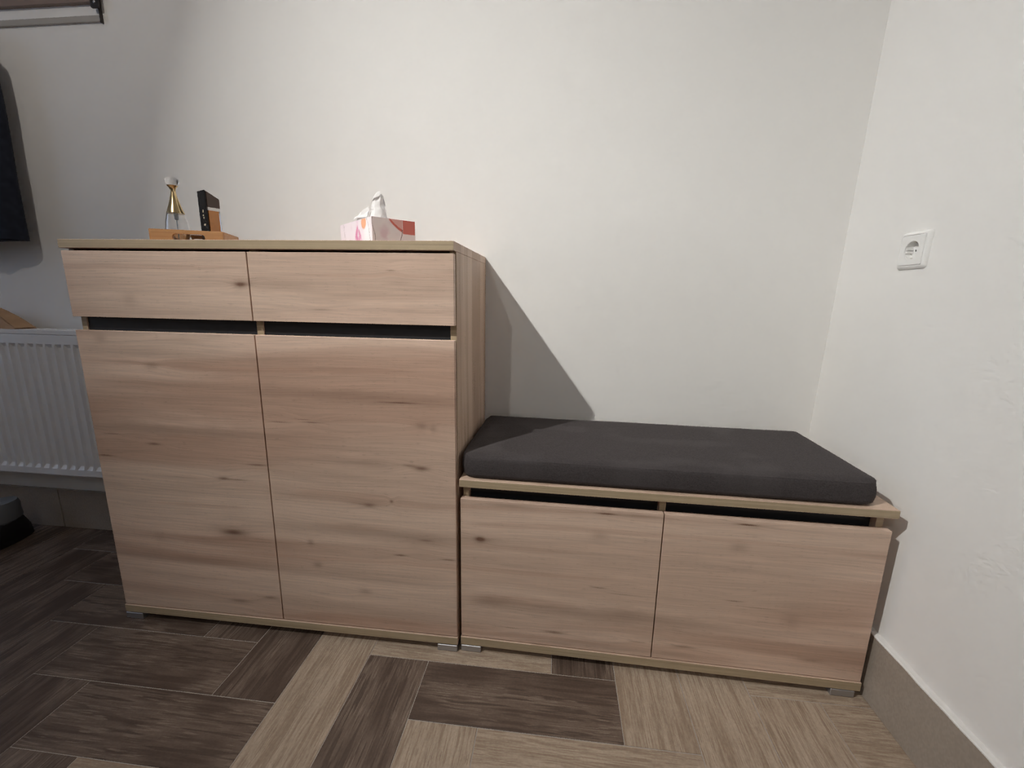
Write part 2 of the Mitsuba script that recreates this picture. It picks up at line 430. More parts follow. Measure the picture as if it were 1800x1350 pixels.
# ------------------------------------------------------------------ bench (turned by about a degree)
b_ = thing('bench', 'low beech shoe bench with two flap fronts, between tall cabinet and side wall', 'bench')
BO, BA, BL = np.array([-1.0666, -0.002, 0.0]), -0.0203, 1.0269


def bobj(name, m, bsdf, **k):
    return obj(name, yawed(m, BO, BA), bsdf, b_, **k)


bobj('top_panel', cbox(0, BL, -.4327, -.001, .4955, .5159, .0009), 'beech_carcass')
bobj('bottom_panel', cbox(0.0, BL, -.4268, -.02, .0199, .0445, .0008), 'beech_carcass')
bobj('side_panel', cbox(0.004, .020, -.4035, -.02, .0447, .4953, .0006), 'beech_carcass')
bobj('side_panel', cbox(BL - .026, BL - .010, -.4035, -.02, .0447, .4953, .0006), 'beech_carcass')
bobj('divider', cbox(.5055, .5215, -.4035, -.03, .0447, .4953, .0006), 'beech_carcass')
bobj('back_panel', cbox(.0205, BL - .0265, -.026, -.021, .0447, .4953, .0004), 'black_core')
for a, b in ((.0205, .505), (.522, BL - .0265)):
    bobj('rail', cbox(a, b, -.385, -.368, .400, .4950, .0006), 'anthracite', label='dark anthracite panel in the gap above the flap')
for a, b in ((.0010, .5138), (.5168, BL - .0018)):
    bobj('door', cbox(a, b, -.4237, -.4060, .0465, .4593, .0007), 'beech_front')
for a in (.001, BL - .0685):
    bobj('foot', cbox(a, a + .056, -.4280, -.370, 0.0005, .0190, .0012), 'aluminium', label='flat silver foot')
    bobj('foot', cbox(a, a + .056, -.080, -.03, 0.0005, .0190, .0012), 'aluminium', label='flat silver foot')

# ------------------------------------------------------------------ seat cushion


def fabric_color(p, n, uv):
    weave = noise(p.x * 700, p.y * 700 + p.z * 700) * 0.5 + 0.5 * noise(p.x * 330, p.y * 900 + p.z * 900)
    c = mix((0.034, 0.029, 0.030), (0.068, 0.060, 0.061), weave)
    return mix(c, (0.080, 0.072, 0.073), 0.35 * smoothstep(.55, .8, fbm(p.x * 9, p.y * 12, octaves=3)))


principled('cushion_fabric', proc(fabric_color), 0.9, 0.15, sheen=0.35)


def cushion_mesh():
    x0, x1, y0, y1, z0, z1, r = .003, .988, -.4230, -.036, .5163, .5800, .013
    nx, ny, nz = 110, 46, 9
    vs = []; fs = []

    def patch(fn, a, b):
        o = len(vs)
        for i in range(a + 1):
            for j in range(b + 1):
                vs.append(fn(i / a, j / b))
        for i in range(a):
            for j in range(b):
                q = o + i * (b + 1) + j
                fs.append([q, q + b + 1, q + b + 2]); fs.append([q, q + b + 2, q + 1])
    patch(lambda u, w: (u, w, 1), nx, ny); patch(lambda u, w: (1 - u, w, 0), nx, ny)
    patch(lambda u, w: (u, 0, w), nx, nz); patch(lambda u, w: (1 - u, 1, w), nx, nz)
    patch(lambda u, w: (1, u, w), ny, nz); patch(lambda u, w: (0, 1 - u, w), ny, nz)
    t = trimesh.Trimesh(vs, fs, process=False); t.merge_vertices(digits_vertex=6)
    q = np.array(t.vertices)
    p = np.stack([x0 + (x1 - x0) * q[:, 0], y0 + (y1 - y0) * q[:, 1], z0 + (z1 - z0) * q[:, 2]], 1)
    # round the upright corners in plan
    R = 0.038
    c = np.stack([np.clip(p[:, 0], x0 + R, x1 - R), np.clip(p[:, 1], y0 + R, y1 - R)], 1)
    d = p[:, :2] - c; L = np.maximum(np.abs(d).max(1), 1e-9); l2 = np.maximum(np.linalg.norm(d, axis=1), 1e-9)
    p[:, :2] = c + d * (L / l2)[:, None]
    # round the horizontal edges
    dist = np.minimum.reduce([p[:, 0] - x0, x1 - p[:, 0], p[:, 1] - y0, y1 - p[:, 1]])
    h = np.abs(q[:, 2] - .5) * 2
    lat = np.where(h > .999, 0, 0)
    top = q[:, 2] > .999
    edge = np.clip(1 - dist / 0.020, 0, 1)
    p[:, 2] -= np.where(top, 0.0055 * edge ** 2, 0)
    dome = np.clip(dist / 0.12, 0, 1)
    p[:, 2] += np.where(top, 0.004 * dome * (2 - dome) + 0.0018 * (meshkit.fbm(np.stack([q[:, 0] * 7, q[:, 1] * 4, 0 * q[:, 0]], 1), 3) - .5), 0)
    # belly of the sides, softly wavy
    side = (q[:, 2] > .001) & (q[:, 2] < .999)
    cen = np.array([(x0 + x1) / 2, (y0 + y1) / 2])
    out = np.stack([np.where(q[:, 0] > .999, 1, np.where(q[:, 0] < .001, -1, 0)), np.where(q[:, 1] > .999, 1, np.where(q[:, 1] < .001, -1, 0))], 1)
    bulge = 0.004 * np.sin(np.pi * q[:, 2]) + 0.003 * (meshkit.fbm(np.stack([q[:, 0] * 9, q[:, 1] * 9, q[:, 2]], 1), 2) - .5)
    p[:, :2] += out * np.where(side, bulge, -0.002 * (q[:, 2] > .5) - .009 * (q[:, 2] < .5))[:, None]
    if trimesh.Trimesh(p, t.faces, process=False).volume < 0:
        t.invert()
    return trimesh.Trimesh(p, t.faces, process=False), (x0, x1, y0, y1, z0, z1, R)


cu, (cx0, cx1, cy0, cy1, cz0, cz1, R) = cushion_mesh()
cush = thing('seat_cushion', 'flat charcoal fabric seat cushion lying on the bench', 'cushion')
obj('body', yawed(cu, BO, BA), 'cushion_fabric', cush, smooth=40)


def loop(z, inset):
    pts = []
    for (px, py, a0) in ((cx1 - R, cy1 - R, 0), (cx0 + R, cy1 - R, 90), (cx0 + R, cy0 + R, 180), (cx1 - R, cy0 + R, 270)):
        for k in range(9):
            a = math.radians(a0 + k * 11.25)
            pts.append([px + (R - inset) * math.cos(a), py + (R - inset) * math.sin(a), z])
    pts.append(pts[0])
    p = np.array(pts); out = [p[0]]
    for a, b in zip(p[:-1], p[1:]):
        n = max(1, int(np.linalg.norm(b - a) / .02)); out += [a + (b - a) * k / n for k in range(1, n + 1)]
    out = np.array(out); out[:, 2] += .0008 * (meshkit.noise(out * 30) - .5)
    return out


obj('seam', yawed(tube(loop(cz1 - .0072, .0004), .0016, 6), BO, BA), 'cushion_fabric', cush, smooth=True)

# ------------------------------------------------------------------ socket on the right wall
principled('socket_plastic', (0.74, 0.735, 0.72), 0.32, 0.5)
principled('socket_dark', (0.02, 0.02, 0.02), 0.6, 0.3)
principled('contact_metal', (0.55, 0.52, 0.45), 0.3, 0.5, metallic=0.9)
so = thing('wall_socket', 'white square wall socket with a round recess on the right wall', 'socket')


def rrect(w, h, r, n=6):
    return sbox(-w / 2 + r, -h / 2 + r, w / 2 - r, h / 2 - r).buffer(r, quad_segs=n)


def ring_pts(w, h, r, z, n=6):
    p = np.array(rrect(w, h, r, n).exterior.coords)[:-1]
    return np.column_stack([p, np.full(len(p), z)])


def rr_extrude(w, r, h):
    return manifold3d.Manifold.extrude(manifold3d.CrossSection([np.array(rrect(w, w, r).exterior.coords)[:-1][::-1] if not rrect(w, w, r).exterior.is_ccw else np.array(rrect(w, w, r).exterior.coords)[:-1]]), h)


def put(m):
    return frame(m, *OUT)


fr_out = loft([ring_pts(.0865, .0865, .0075, -.0015) if k == 0 else ring_pts(w, w, r, z) for k, (w, r, z) in enumerate(((.0865, .0075, -.0015), (.0865, .0075, .0020), (.0840, .0068, .0052), (.0800, .0058, .0076), (.0752, .0045, .0086), (.0715, .004, .0088)))])
hole = to_tm(rr_extrude(.0708, .003, .04).translate([0, 0, -.01]))
obj('frame', put(to_tm(mf(fr_out) - mf(hole))), 'socket_plastic', so, smooth=35)
ins = (rr_extrude(.0700, .003, .0085) + rr_extrude(.0684, .003, .0098)).hull()
ins = ins - manifold3d.Manifold.cylinder(.05, .0215, .0215, 64).translate([0, 0, -.01])
obj('cover_plate', put(to_tm(ins)), 'socket_plastic', so, smooth=35)
cup = manifold3d.Manifold.cylinder(.0240, .0228, .0228, 64).translate([0, 0, -.0150]) - manifold3d.Manifold.cylinder(.05, .0208, .0208, 64).translate([0, 0, -.0069])
for s in (-1, 1):   # the guides at both sides, a slot in each
    cup = cup + (manifold3d.Manifold.cube([.0050, .0125, .0140]).translate([s * .0183 - .0025, -.00625, -.0072]) - manifold3d.Manifold.cube([.0060, .0022, .0240]).translate([s * .0183 - .003, -.0011, -.0125]))
for s in (-1, 1):
    cup = cup - manifold3d.Manifold.cylinder(.02, .0026, .0026, 24).translate([s * .0095, 0, -.0200])
obj('recess', put(to_tm(cup)), 'socket_plastic', so, smooth=35)
for s in (-1, 1):
    obj('pin_hole', put(to_tm(manifold3d.Manifold.cylinder(.0010, .0026, .0026, 24).translate([s * .0095, 0, -.0095]))), 'socket_dark', so)
    obj('earth_clip', put(to_tm(manifold3d.Manifold.cube([.0050, .0022, .0135]).translate([-.0025, s * .0190 - .0011, -.0071]))), 'contact_metal', so, label='springy metal earth contact')

# ------------------------------------------------------------------ radiator
principled('radiator_enamel', (0.74, 0.74, 0.745), 0.35, 0.5)
ra = thing('radiator', 'white panel radiator with upright grooves on the wall left of the cabinet', 'radiator')
RX0, RX1, RY, RZ0, RZ1 = -3.45, -2.35, -0.100, 0.276, 0.815


def radiator_front():
    pitch, x_first = 0.0372, -2.5335
    prof = [(0, 0), (.0035, 0), (.0080, .0090), (.0285, .0090), (.0335, 0)]
    xs = {RX0: 0.0, RX1: 0.0}
    k0, k1 = int((RX0 + .02 - x_first) / pitch), int((RX1 - .03 - x_first) / pitch)
    for k in range(k0, k1 + 1):
        for dx, d in prof:
            xs[round(x_first + k * pitch + dx - .0186, 5)] = d
    X = np.array(sorted(xs)); D = np.array([xs[x] for x in X])
    zt, zb = RZ1 - .047, RZ0 + .042
    Z = [(RZ0, 0), (RZ0 + .004, 0), (zb - .014, 0), (zb, 1), (zt, 1), (zt + .013, 0), (RZ1 - .003, 0), (RZ1, 0)]
    v = [[x, RY + d * s + (.003 if k in (0, 7) else 0), z] for k, (z, s) in enumerate(Z) for x, d in zip(X, D)]
    n = len(X); f = []
    for i in range(len(Z) - 1):
        for j in range(n - 1):
            q = i * n + j; f += [[q, q + 1, q + n + 1], [q, q + n + 1, q + n]]
    return trimesh.Trimesh(v, f, process=False)


obj('front_panel', radiator_front(), 'radiator_enamel', ra, smooth=25)
obj('back_panel', cbox(RX0, RX1, -.045, -.034, RZ0, RZ1, .002), 'radiator_enamel', ra)
for a in (RX0 - .004, RX1):
    obj('side_panel', cbox(a, a + .004, RY + .002, -.034, RZ0 + .012, RZ1 + .012, .001), 'radiator_enamel', ra)
gr = manifold3d.Manifold.cube([RX1 - RX0 + .008, .068, .014]).translate([RX0 - .004, RY - .001, RZ1 + .001])
for k in range(int((RX1 - RX0) / .05)):
    for j in range(3):
        gr = gr - manifold3d.Manifold.cube([.038, .010, .05]).translate([RX0 + .012 + k * .05, RY + .014 + j * .016, RZ1 - .01])
obj('top_grille', to_tm(gr), 'radiator_enamel', ra)
for xx in (-3.2, -2.6):
    obj('bracket', cbox(xx, xx + .03, -.0335, -.0004, .40, .72, .001), 'radiator_enamel', ra)

# ------------------------------------------------------------------ coat rail and coat at the left edge
principled('rail_brown', (0.21, 0.155, 0.130), 0.5, 0.4)
principled('dark_metal', (0.045, 0.040, 0.038), 0.35, 0.5, metallic=0.6)
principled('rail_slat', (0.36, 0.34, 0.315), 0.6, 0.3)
cr = thing('coat_rail', 'brown coat rail with dark metal end plate above a grey strip, top left', 'coat rail')
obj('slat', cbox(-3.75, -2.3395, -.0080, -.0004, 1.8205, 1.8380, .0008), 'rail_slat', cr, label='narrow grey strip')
obj('end_strip', cbox(-2.3393, -2.3355, -.0100, -.0004, 1.8160, 1.960, .0008), 'dark_metal', cr, label='thin dark end strip')
obj('rail', cbox(-3.70, -2.356, -.0140, -.0004, 1.8720, 1.960, .0012), 'rail_brown', cr, label='brown rail')
bk = to_tm(manifold3d.Manifold.batch_hull([manifold3d.Manifold.cylinder(.0035, .005, .005, 20).translate([x, z, 0]) for x in (-2.351, -2.332) for z in (1.857, 1.945)]))
obj('end_plate', frame(bk, (0, -.0142, 0), (1, 0, 0), (0, 0, 1), (0, -1, 0)), 'dark_metal', cr, label='dark metal end plate', smooth=30)
obj('screw', frame(trimesh.creation.icosphere(2, .0045), (-2.341, -.0182, 1.869), (1, 0, 0), (0, .5, 0), (0, 0, 1)), 'aluminium', cr, smooth=True)
hk = tube([[-2.86, -.0145, 1.90], [-2.86, -.0170, 1.85], [-2.86, -.045, 1.808], [-2.86, -.090, 1.795], [-2.86, -.112, 1.805], [-2.86, -.118, 1.825]], .004, 8)
obj('hook', hk, 'dark_metal', cr, smooth=True)


def coat_color(p, n, uv):
    return mix((0.010, 0.012, 0.020), (0.022, 0.026, 0.040), fbm(p.x * 60, p.z * 60, p.y * 60, octaves=2))


principled('coat_cloth', proc(coat_color), 0.85, 0.2, sheen=0.4)
co = thing('coat', 'dark navy coat hanging from the coat rail above the radiator', 'coat')


def coat_body():
    rings = []
    for i, z in enumerate(np.linspace(1.128, 1.775, 44)):
        t = (z - 1.128) / .647
        hw = 0.215 - 0.02 * t - 0.06 * smooth(0.80, 1.0, t)
        hd = 0.038 - 0.010 * t
        cx = -2.935 + .02 * t
        ring = []
        for a in np.linspace(0, 2 * np.pi, 72, endpoint=False):
            ca, sa = math.cos(a), math.sin(a)
            x = math.copysign(abs(ca) ** .55, ca) * hw
            y = math.copysign(abs(sa) ** .8, sa) * hd
            fold = 0.010 * math.sin(x * 42 + 2 * math.sin(z * 3) + 1) * (1.1 - t) + .004 * math.sin(x * 95 + z * 6)
            ring.append([cx + x, -.080 + y + (fold if sa < 0.3 else 0), z + .006 * math.sin(x * 18) * (1 - t) + .012 * (1 - t) * (x / hw)])
        rings.append(ring)
    return loft(rings)


def smooth(a, b, x):
    t = min(max((x - a) / (b - a), 0), 1); return t * t * (3 - 2 * t)


obj('body', coat_body(), 'coat_cloth', co, smooth=60)
for side in (1, -1):
    sl = []
    for z in np.linspace(1.140, 1.775, 34):
        t = (z - 1.14) / .635
        cx = -2.752 if side > 0 else -3.105
        cx += side * (.004 * math.sin(z * 9) - .030 * smooth(.90, 1.0, t)); r = .050 - .022 * smooth(.88, 1.0, t)
        sl.append([[cx + r * math.cos(a) * (1 + .03 * math.sin(3 * a + z * 20)), -.062 + .75 * r * math.sin(a), z] for a in np.linspace(0, 2 * np.pi, 28, endpoint=False)])
    obj('sleeve', loft(sl), 'coat_cloth', co, smooth=60)
a_ = np.linspace(-.25 * np.pi, 1.25 * np.pi, 30)
obj('collar', tube(np.stack([-2.905 + .080 * np.cos(a_), -.082 - .036 * np.sin(a_), 1.772 - .018 * np.sin(a_)], 1), .013, 10), 'coat_cloth', co, smooth=60)
obj('placket', loft([[[-2.92 + .006 * math.sin(z * 12) + dx, -.118 - .012 * (1.78 - z) - (.010 if dy else .0), z] for dx, dy in ((-.02, 0), (.02, 0), (.02, 1), (-.02, 1))] for z in np.linspace(1.150, 1.745, 24)]), 'coat_cloth', co, smooth=30)
for z in (1.25, 1.37, 1.49, 1.61):
    obj('button', frame(trimesh.creation.cylinder(.009, .004, sections=20), (-2.92 + .006 * math.sin(z * 12), -.130 - .012 * (1.78 - z), z), (1, 0, 0), (0, 0, 1), (0, -1, 0)), 'boot_black', co, smooth=30)
obj('hanging_loop', tube([[-2.90, -.090, 1.765], [-2.885, -.108, 1.792], [-2.86, -.104, 1.806], [-2.84, -.108, 1.792], [-2.83, -.090, 1.765]], .003, 6), 'coat_cloth', co, smooth=True)

# ------------------------------------------------------------------ folded brown bag on the radiator


def bag_color(p, n, uv):
    return mix((0.40, 0.24, 0.135), (0.54, 0.35, 0.215), fbm(p.x * 30, p.y * 30, p.z * 40, octaves=3))


principled('kraft', proc(bag_color), 0.75, 0.2)
bz = RZ1 + .0155
BV = np.array([(-2.96, -.094, bz), (-2.694, -.090, bz), (-2.665, -.045, bz), (-2.95, -.036, bz),
               (-2.96, -.085, bz + .060), (-2.800, -.080, bz + .072), (-2.728, -.084, bz + .020), (-2.790, -.046, bz + .068), (-2.95, -.042, bz + .062), (-2.70, -.048, bz + .016)])
BV[:, 0] -= .085
bag = trimesh.convex.convex_hull(BV).subdivide().subdivide().subdivide()
bv = np.array(bag.vertices); nn = meshkit.fbm(bv * 35, 3) - .5
bv[:, 1] += .006 * nn; bv[:, 2] = np.maximum(bv[:, 2] + .006 * nn * (bv[:, 2] > bz + .002), bz)
tb = thing('paper_bag', 'crumpled tan brown bag lying on top of the radiator', 'bag')
obj('body', trimesh.Trimesh(bv, bag.faces, process=False), 'kraft', tb, smooth=25)
fl = []
for t in np.linspace(0, 1, 14):
    a = np.array([-2.888, -.083, bz + .073]) * (1 - t) + np.array([-2.775, -.093, bz + .004]) * t
    b = np.array([-2.880, -.046, bz + .070]) * (1 - t) + np.array([-2.753, -.046, bz + .004]) * t
    up = np.array([.0, -.001, .0045 * math.sin(math.pi * t) + .0012])
    fl.append([a + up, b + up, b + up + [0, 0, -.002], a + up + [0, 0, -.002]])
obj('flap', loft(fl), 'kraft', tb, smooth=25)

# ------------------------------------------------------------------ boot at the lower left edge
principled('boot_black', (0.012, 0.012, 0.013), 0.5, 0.4)
principled('boot_grey', (0.16, 0.17, 0.18), 0.8, 0.2)
bo = thing('boot', 'dark boot with a grey shaft standing under the radiator', 'boot')


def ellipse(cx, cy, rx, ry, z, n=28, dz=0.0):
    return [[cx + rx * math.cos(a), cy + ry * math.sin(a), z + dz * math.sin(a)] for a in np.linspace(0, 2 * np.pi, n, endpoint=False)]


obj('sole', loft([ellipse(-2.952, -.180, .046, .128, z) for z in (.0005, .004, .018, .022)]), 'boot_black', bo, smooth=40)
obj('foot', loft([ellipse(-2.952, -.178, .046, .124, .0222), ellipse(-2.952, -.176, .050, .120, .040), ellipse(-2.952, -.165, .048, .100, .062), ellipse(-2.952, -.150, .046, .076, .082), ellipse(-2.952, -.140, .044, .058, .098)]), 'boot_black', bo, smooth=60)
obj('shaft', loft([ellipse(-2.952, -.140, .047, .060, .090, dz=.006), ellipse(-2.952, -.138, .050, .062, .098), ellipse(-2.953, -.136, .047, .058, .125), ellipse(-2.953, -.134, .049, .056, .150), ellipse(-2.955, -.134, .044, .052, .166)]), 'boot_grey', bo, smooth=60, label='grey shaft')

# ------------------------------------------------------------------ tray on the cabinet
def bamboo_color(p, n, uv):
    a = p.x * 0.934 + p.y * 0.358
    return mix((0.47, 0.255, 0.115), (0.36, 0.175, 0.072), fbm(a * 9, p.z * 260, (p.y * 0.934 - p.x * 0.358) * 260, octaves=2))


principled('bamboo', proc(bamboo_color), 0.42, 0.4)
TO, TA = np.array([-1.8790, -.2560, CH + .0002]), math.radians(20.5)
tr = thing('tray', 'small bamboo tray with slot handles carrying the perfume bottles', 'tray')
hx, hy, th, tz = .0885, .0620, .0075, .0390


def tput(m):
    return yawed(m, TO, TA)


obj('base', tput(cbox(-hx + .002, hx - .002, -hy + .002, hy - .002, 0, .008, .0008)), 'bamboo', tr)
for s in (-1, 1):
    wall = mf(cbox(-hx, hx, s * hy - (th if s > 0 else 0), s * hy + (th if s < 0 else 0), .0, tz, .0012))
    slot = manifold3d.Manifold.batch_hull([manifold3d.Manifold.cylinder(.2, .0092, .0092, 32).rotate([90, 0, 0]).translate([x, .1, .0205]) for x in (-.0300, .0300)])
    obj('handle_wall', tput(to_tm(wall - slot.translate([.004, 0, -.001]))), 'bamboo', tr, smooth=30)
for s in (-1, 1):
    obj('end_wall', tput(cbox(s * hx - (th if s > 0 else 0), s * hx + (th if s < 0 else 0), -hy + th, hy - th, 0, tz, .0012)), 'bamboo', tr)

# ------------------------------------------------------------------ perfume flacon with gold neck
scene['clear_glass'] = {'type': 'dielectric', 'int_ior': 1.46, 'ext_ior': 1.0}
principled('gold', (0.66, 0.50, 0.27), 0.20, 0.5, metallic=1.0)
principled('dip_white', (0.45, 0.58, 0.70), 0.3, 0.4)
p1 = thing('perfume_bottle', 'teardrop clear glass perfume bottle with long gold neck and glass ball top', 'perfume bottle')
PO = np.array([-1.921, -.271, CH + .0087])


def p1put(m):
    return frame(m, PO, (1, 0, 0), (0, 1, 0), (0, 0, 1))


outer = [(0, 0), (.024, 0), (.0285, .003), (.0300, .010), (.0293, .030), (.0265, .055), (.0230, .072), (.0212, .0795)]
inner = [(.0190, .0795), (.0208, .072), (.0243, .055), (.0270, .030), (.0277, .012), (.025, .007), (0, .006)]
obj('flacon', p1put(lathe(outer + inner)), 'clear_glass', p1, smooth=40, label='clear glass body')
gold = [(.0, .0800), (.0210, .0800), (.0213, .0808), (.0180, .091), (.0140, .103), (.0105, .116), (.0077, .128), (.0064, .137), (.0066, .143), (.0090, .1490), (.0125, .1525), (.0131, .1538), (.0110, .1546), (0, .1546)]
obj('neck', p1put(lathe(gold)), 'gold', p1, smooth=40, label='flared gold neck')
ball = [(0, .1548)] + [(.0170 * math.sin(a), .1655 - .0112 * math.cos(a)) for a in np.linspace(.35, math.pi - .02, 20)] + [(0, .1767)]
obj('stopper', p1put(lathe(ball)), 'clear_glass', p1, smooth=40, label='clear glass ball stopper')
obj('dip_tube', p1put(lathe([(0, .008), (.0012, .008), (.0012, .062), (.0048, .064), (.0054, .0795), (0, .0795)], 20)), 'dip_white', p1, smooth=40, label='pale dip tube and pump')

# ------------------------------------------------------------------ dark slanted flacon
p2 = thing('perfume_bottle', 'dark square perfume bottle with slanted top and amber liquid', 'perfume bottle')
principled('bottle_black', (0.006, 0.006, 0.007), 0.12, 0.5)
principled('bottle_brown', (0.055, 0.034, 0.025), 0.15, 0.5)
principled('bottle_amber', (0.42, 0.185, 0.060), 0.15, 0.5)
principled('bottle_silver', (0.62, 0.61, 0.60), 0.18, 0.5, metallic=0.5)
principled('label_print', (0.55, 0.46, 0.34), 0.4, 0.4)
QX, QL = np.array([.45, .893]), np.array([-.893, .45])      # along the wide side, along the black front
QO = np.array([-1.845, -.2500, CH + .0087])


def p2put(m):
    return frame(m, QO, (QX[0], QX[1], 0), (QL[0], QL[1], 0), (0, 0, 1))


D2, W2 = .0380, .0440


def top_z(x):
    return .1490 - x / D2 * .0200


def prism(x0, x1, y0, y1, z0, z1=None, bev=.0015):
    """Block from z0 up to z1, or up to the slanted top."""
    pts = []
    for x in (x0, x1):
        for y in (y0, y1):
            for (ix, iy) in ((bev, 0), (0, bev)):
                xx = x + (ix if x == x0 else -ix); yy = y + (iy if y == y0 else -iy)
                pts += [[xx, yy, z0], [xx, yy, (top_z(xx) if z1 is None else z1) - (0 if z1 else bev)]]
            xx, yy = x + (bev * 1.5 if x == x0 else -bev * 1.5), y + (bev * 1.5 if y == y0 else -bev * 1.5)
            pts.append([xx, yy, top_z(xx) if z1 is None else z1])
    return trimesh.convex.convex_hull(np.array(pts))


obj('front_plate', p2put(prism(0, .0040, 0, W2, 0)), 'bottle_black', p2, label='black front plate')
obj('cap', p2put(prism(.0041, D2, .0006, W2 - .0006, .1030)), 'bottle_brown', p2, label='glossy dark brown cap')
obj('collar', p2put(prism(.0041, D2 - .0012, .0016, W2 - .0016, .0945, .1029)), 'bottle_silver', p2, label='silver collar')
obj('flacon', p2put(prism(.0041, D2, .0006, W2 - .0006, 0, .0085)), 'clear_glass', p2, label='thick glass foot')
obj('liquid', p2put(prism(.0060, D2 - .0040, .0010, W2 - .0010, .0090, .0942)), 'bottle_amber', p2, label='amber liquid')
obj('glass_edge', p2put(prism(D2 - .0036, D2, .0008, W2 - .0008, .0090, .0943)), 'clear_glass', p2, label='clear glass edge')
for k, (y, z, w, h) in enumerate(((.0190, .092, .006, .009), (.0200, .081, .008, .004), (.0180, .074, .007, .005), (.0165, .055, .012, .006))):
    obj('lettering', p2put(trimesh.Trimesh(*(lambda m: (m.vertices * [.0004, w / 2, h / 2] + [0, y, z], m.faces))(trimesh.creation.icosphere(2, 1.0)), process=False)), 'label_print', p2)

# ------------------------------------------------------------------ tissue box
BXA = math.atan2(.686, -.728)        # direction of the long side
l_, s_ = np.array([math.cos(BXA), math.sin(BXA)]), np.array([math.sin(BXA), -math.cos(BXA)])
BXO = np.array([-1.3166, -.3430])
BXL, BXS, BXH = .2230, .1210, .0700


def carton_color(p, n, uv):
    dx, dy = p.x - float(BXO[0]), p.y - float(BXO[1])
    L = dx * float(l_[0]) + dy * float(l_[1])
    S = dx * float(s_[0]) + dy * float(s_[1])
    z = p.z - CH
    long_side = dr.abs(n.x * float(l_[0]) + n.y * float(l_[1])) < 0.5

    def blob(a, b, ra, rb, soft=.25):
        d = dr.sqrt(dr.square(a / ra) + dr.square(b / rb))
        return 1 - smoothstep(1 - soft, 1 + soft, d)

    def stroke(d, w):
        return 1 - smoothstep(w * .6, w * 1.4, dr.abs(d))
    # long side: washed pink, butterfly, orange petal, stems
    w = fbm(L * 40, z * 18, octaves=3)
    c1 = mix((0.80, 0.72, 0.76), (0.70, 0.42, 0.55), 0.75 * smoothstep(.45, .7, w) * blob(L - .10, z - .02, .07, .06, .6))
    c1 = mix(c1, (0.86, 0.82, 0.83), blob(L - .030, z - .02, .022, .09, .5))
    pink = (0.62, 0.20, 0.36)
    wing = dr.maximum(blob((L - .101) + .40 * (z - .038), (z - .038), .007, .017), blob((L - .082) - .45 * (z - .034), (z - .034), .006, .013))
    wing = dr.maximum(wing, dr.maximum(blob((L - .098), z - .022, .006, .008), blob(L - .085, z - .021, .005, .009)))
    c1 = mix(c1, pink, 0.8 * wing)
    c1 = mix(c1, (0.80, 0.36, 0.16), 0.85 * blob(L - .052, z - .060, .016, .016, .2))
    c1 = mix(c1, (0.16, 0.12, 0.13), 0.8 * stroke(L - .004 - .42 * z - .003 * dr.sin(z * 90), .0008))
    c1 = mix(c1, (0.35, 0.28, 0.32), 0.6 * stroke(L - .180 - .12 * dr.sin(z * 18) * .1, .0009))
    c1 = mix(c1, (0.35, 0.28, 0.32), 0.5 * stroke(L - .196 + .004 * dr.sin(z * 50), .0008))
    # short side: pale rose, poppy, stems
    w2 = fbm(S * 30, z * 30, 4.0, octaves=3)
    c2 = mix((0.70, 0.62, 0.61), (0.60, 0.43, 0.46), 0.8 * smoothstep(.42, .7, w2) * blob(S - .045, z - .022, .035, .035, .6))
    red = (0.50, 0.09, 0.06)
    arc = .071 - 1.15 * (S - .043) + 9.0 * dr.square(S - .043)
    petal = smoothstep(-.0035, .0035, z - arc + .001) * smoothstep(.043, .050, S) * (1 - smoothstep(.083, .085, S))
    c2 = mix(c2, (0.62, 0.26, 0.22), 0.75 * petal)
    c2 = mix(c2, red, 0.85 * stroke(z - arc - .003, .0034) * smoothstep(.044, .052, S) * (1 - smoothstep(.083, .086, S)))
    c2 = mix(c2, red, 0.9 * smoothstep(.084, .086, S) * smoothstep(.033, .036, z))
    c2 = mix(c2, (0.17, 0.10, 0.09), 0.85 * stroke(S - .083 + .20 * (.045 - z) * smoothstep(.0, .03, .045 - z), .0010) * (1 - smoothstep(.044, .047, z)))
    c2 = mix(c2, (0.17, 0.10, 0.09), 0.7 * stroke(S - .004 - .004 * dr.sin(z * 80), .0009))
    side = dr.select(long_side, c1, c2)
    return dr.select(dr.abs(n.z) > 0.7, mi.Color3f(0.78, 0.70, 0.72), side)


principled('carton', proc(carton_color), 0.45, 0.35)
tbx = thing('tissue_box', 'pink floral cardboard tissue box on the cabinet top', 'tissue box')
cart = mf(frame(cbox(0, BXL, 0, BXS, 0.0003, BXH, .0006), (BXO[0], BXO[1], CH), (l_[0], l_[1], 0), (-s_[0] * -1, s_[1], 0), (0, 0, 1)))
ctr = BXO + l_ * BXL / 2 + s_ * BXS / 2
cut = manifold3d.Manifold.cylinder(.05, 1, 1, 40).scale([.066, .022, 1]).rotate([0, 0, math.degrees(BXA)]).translate([float(ctr[0]), float(ctr[1]), CH + BXH - .02])
obj('carton', to_tm(cart - cut), 'carton', tbx)

scene['tissue_paper'] = {'type': 'twosided', 'bsdf': {'type': 'diffuse', 'reflectance': rgb(.83, .82, .81)}}
ti = thing('tissue', 'white crumpled tissue sticking up out of the box', 'tissue')


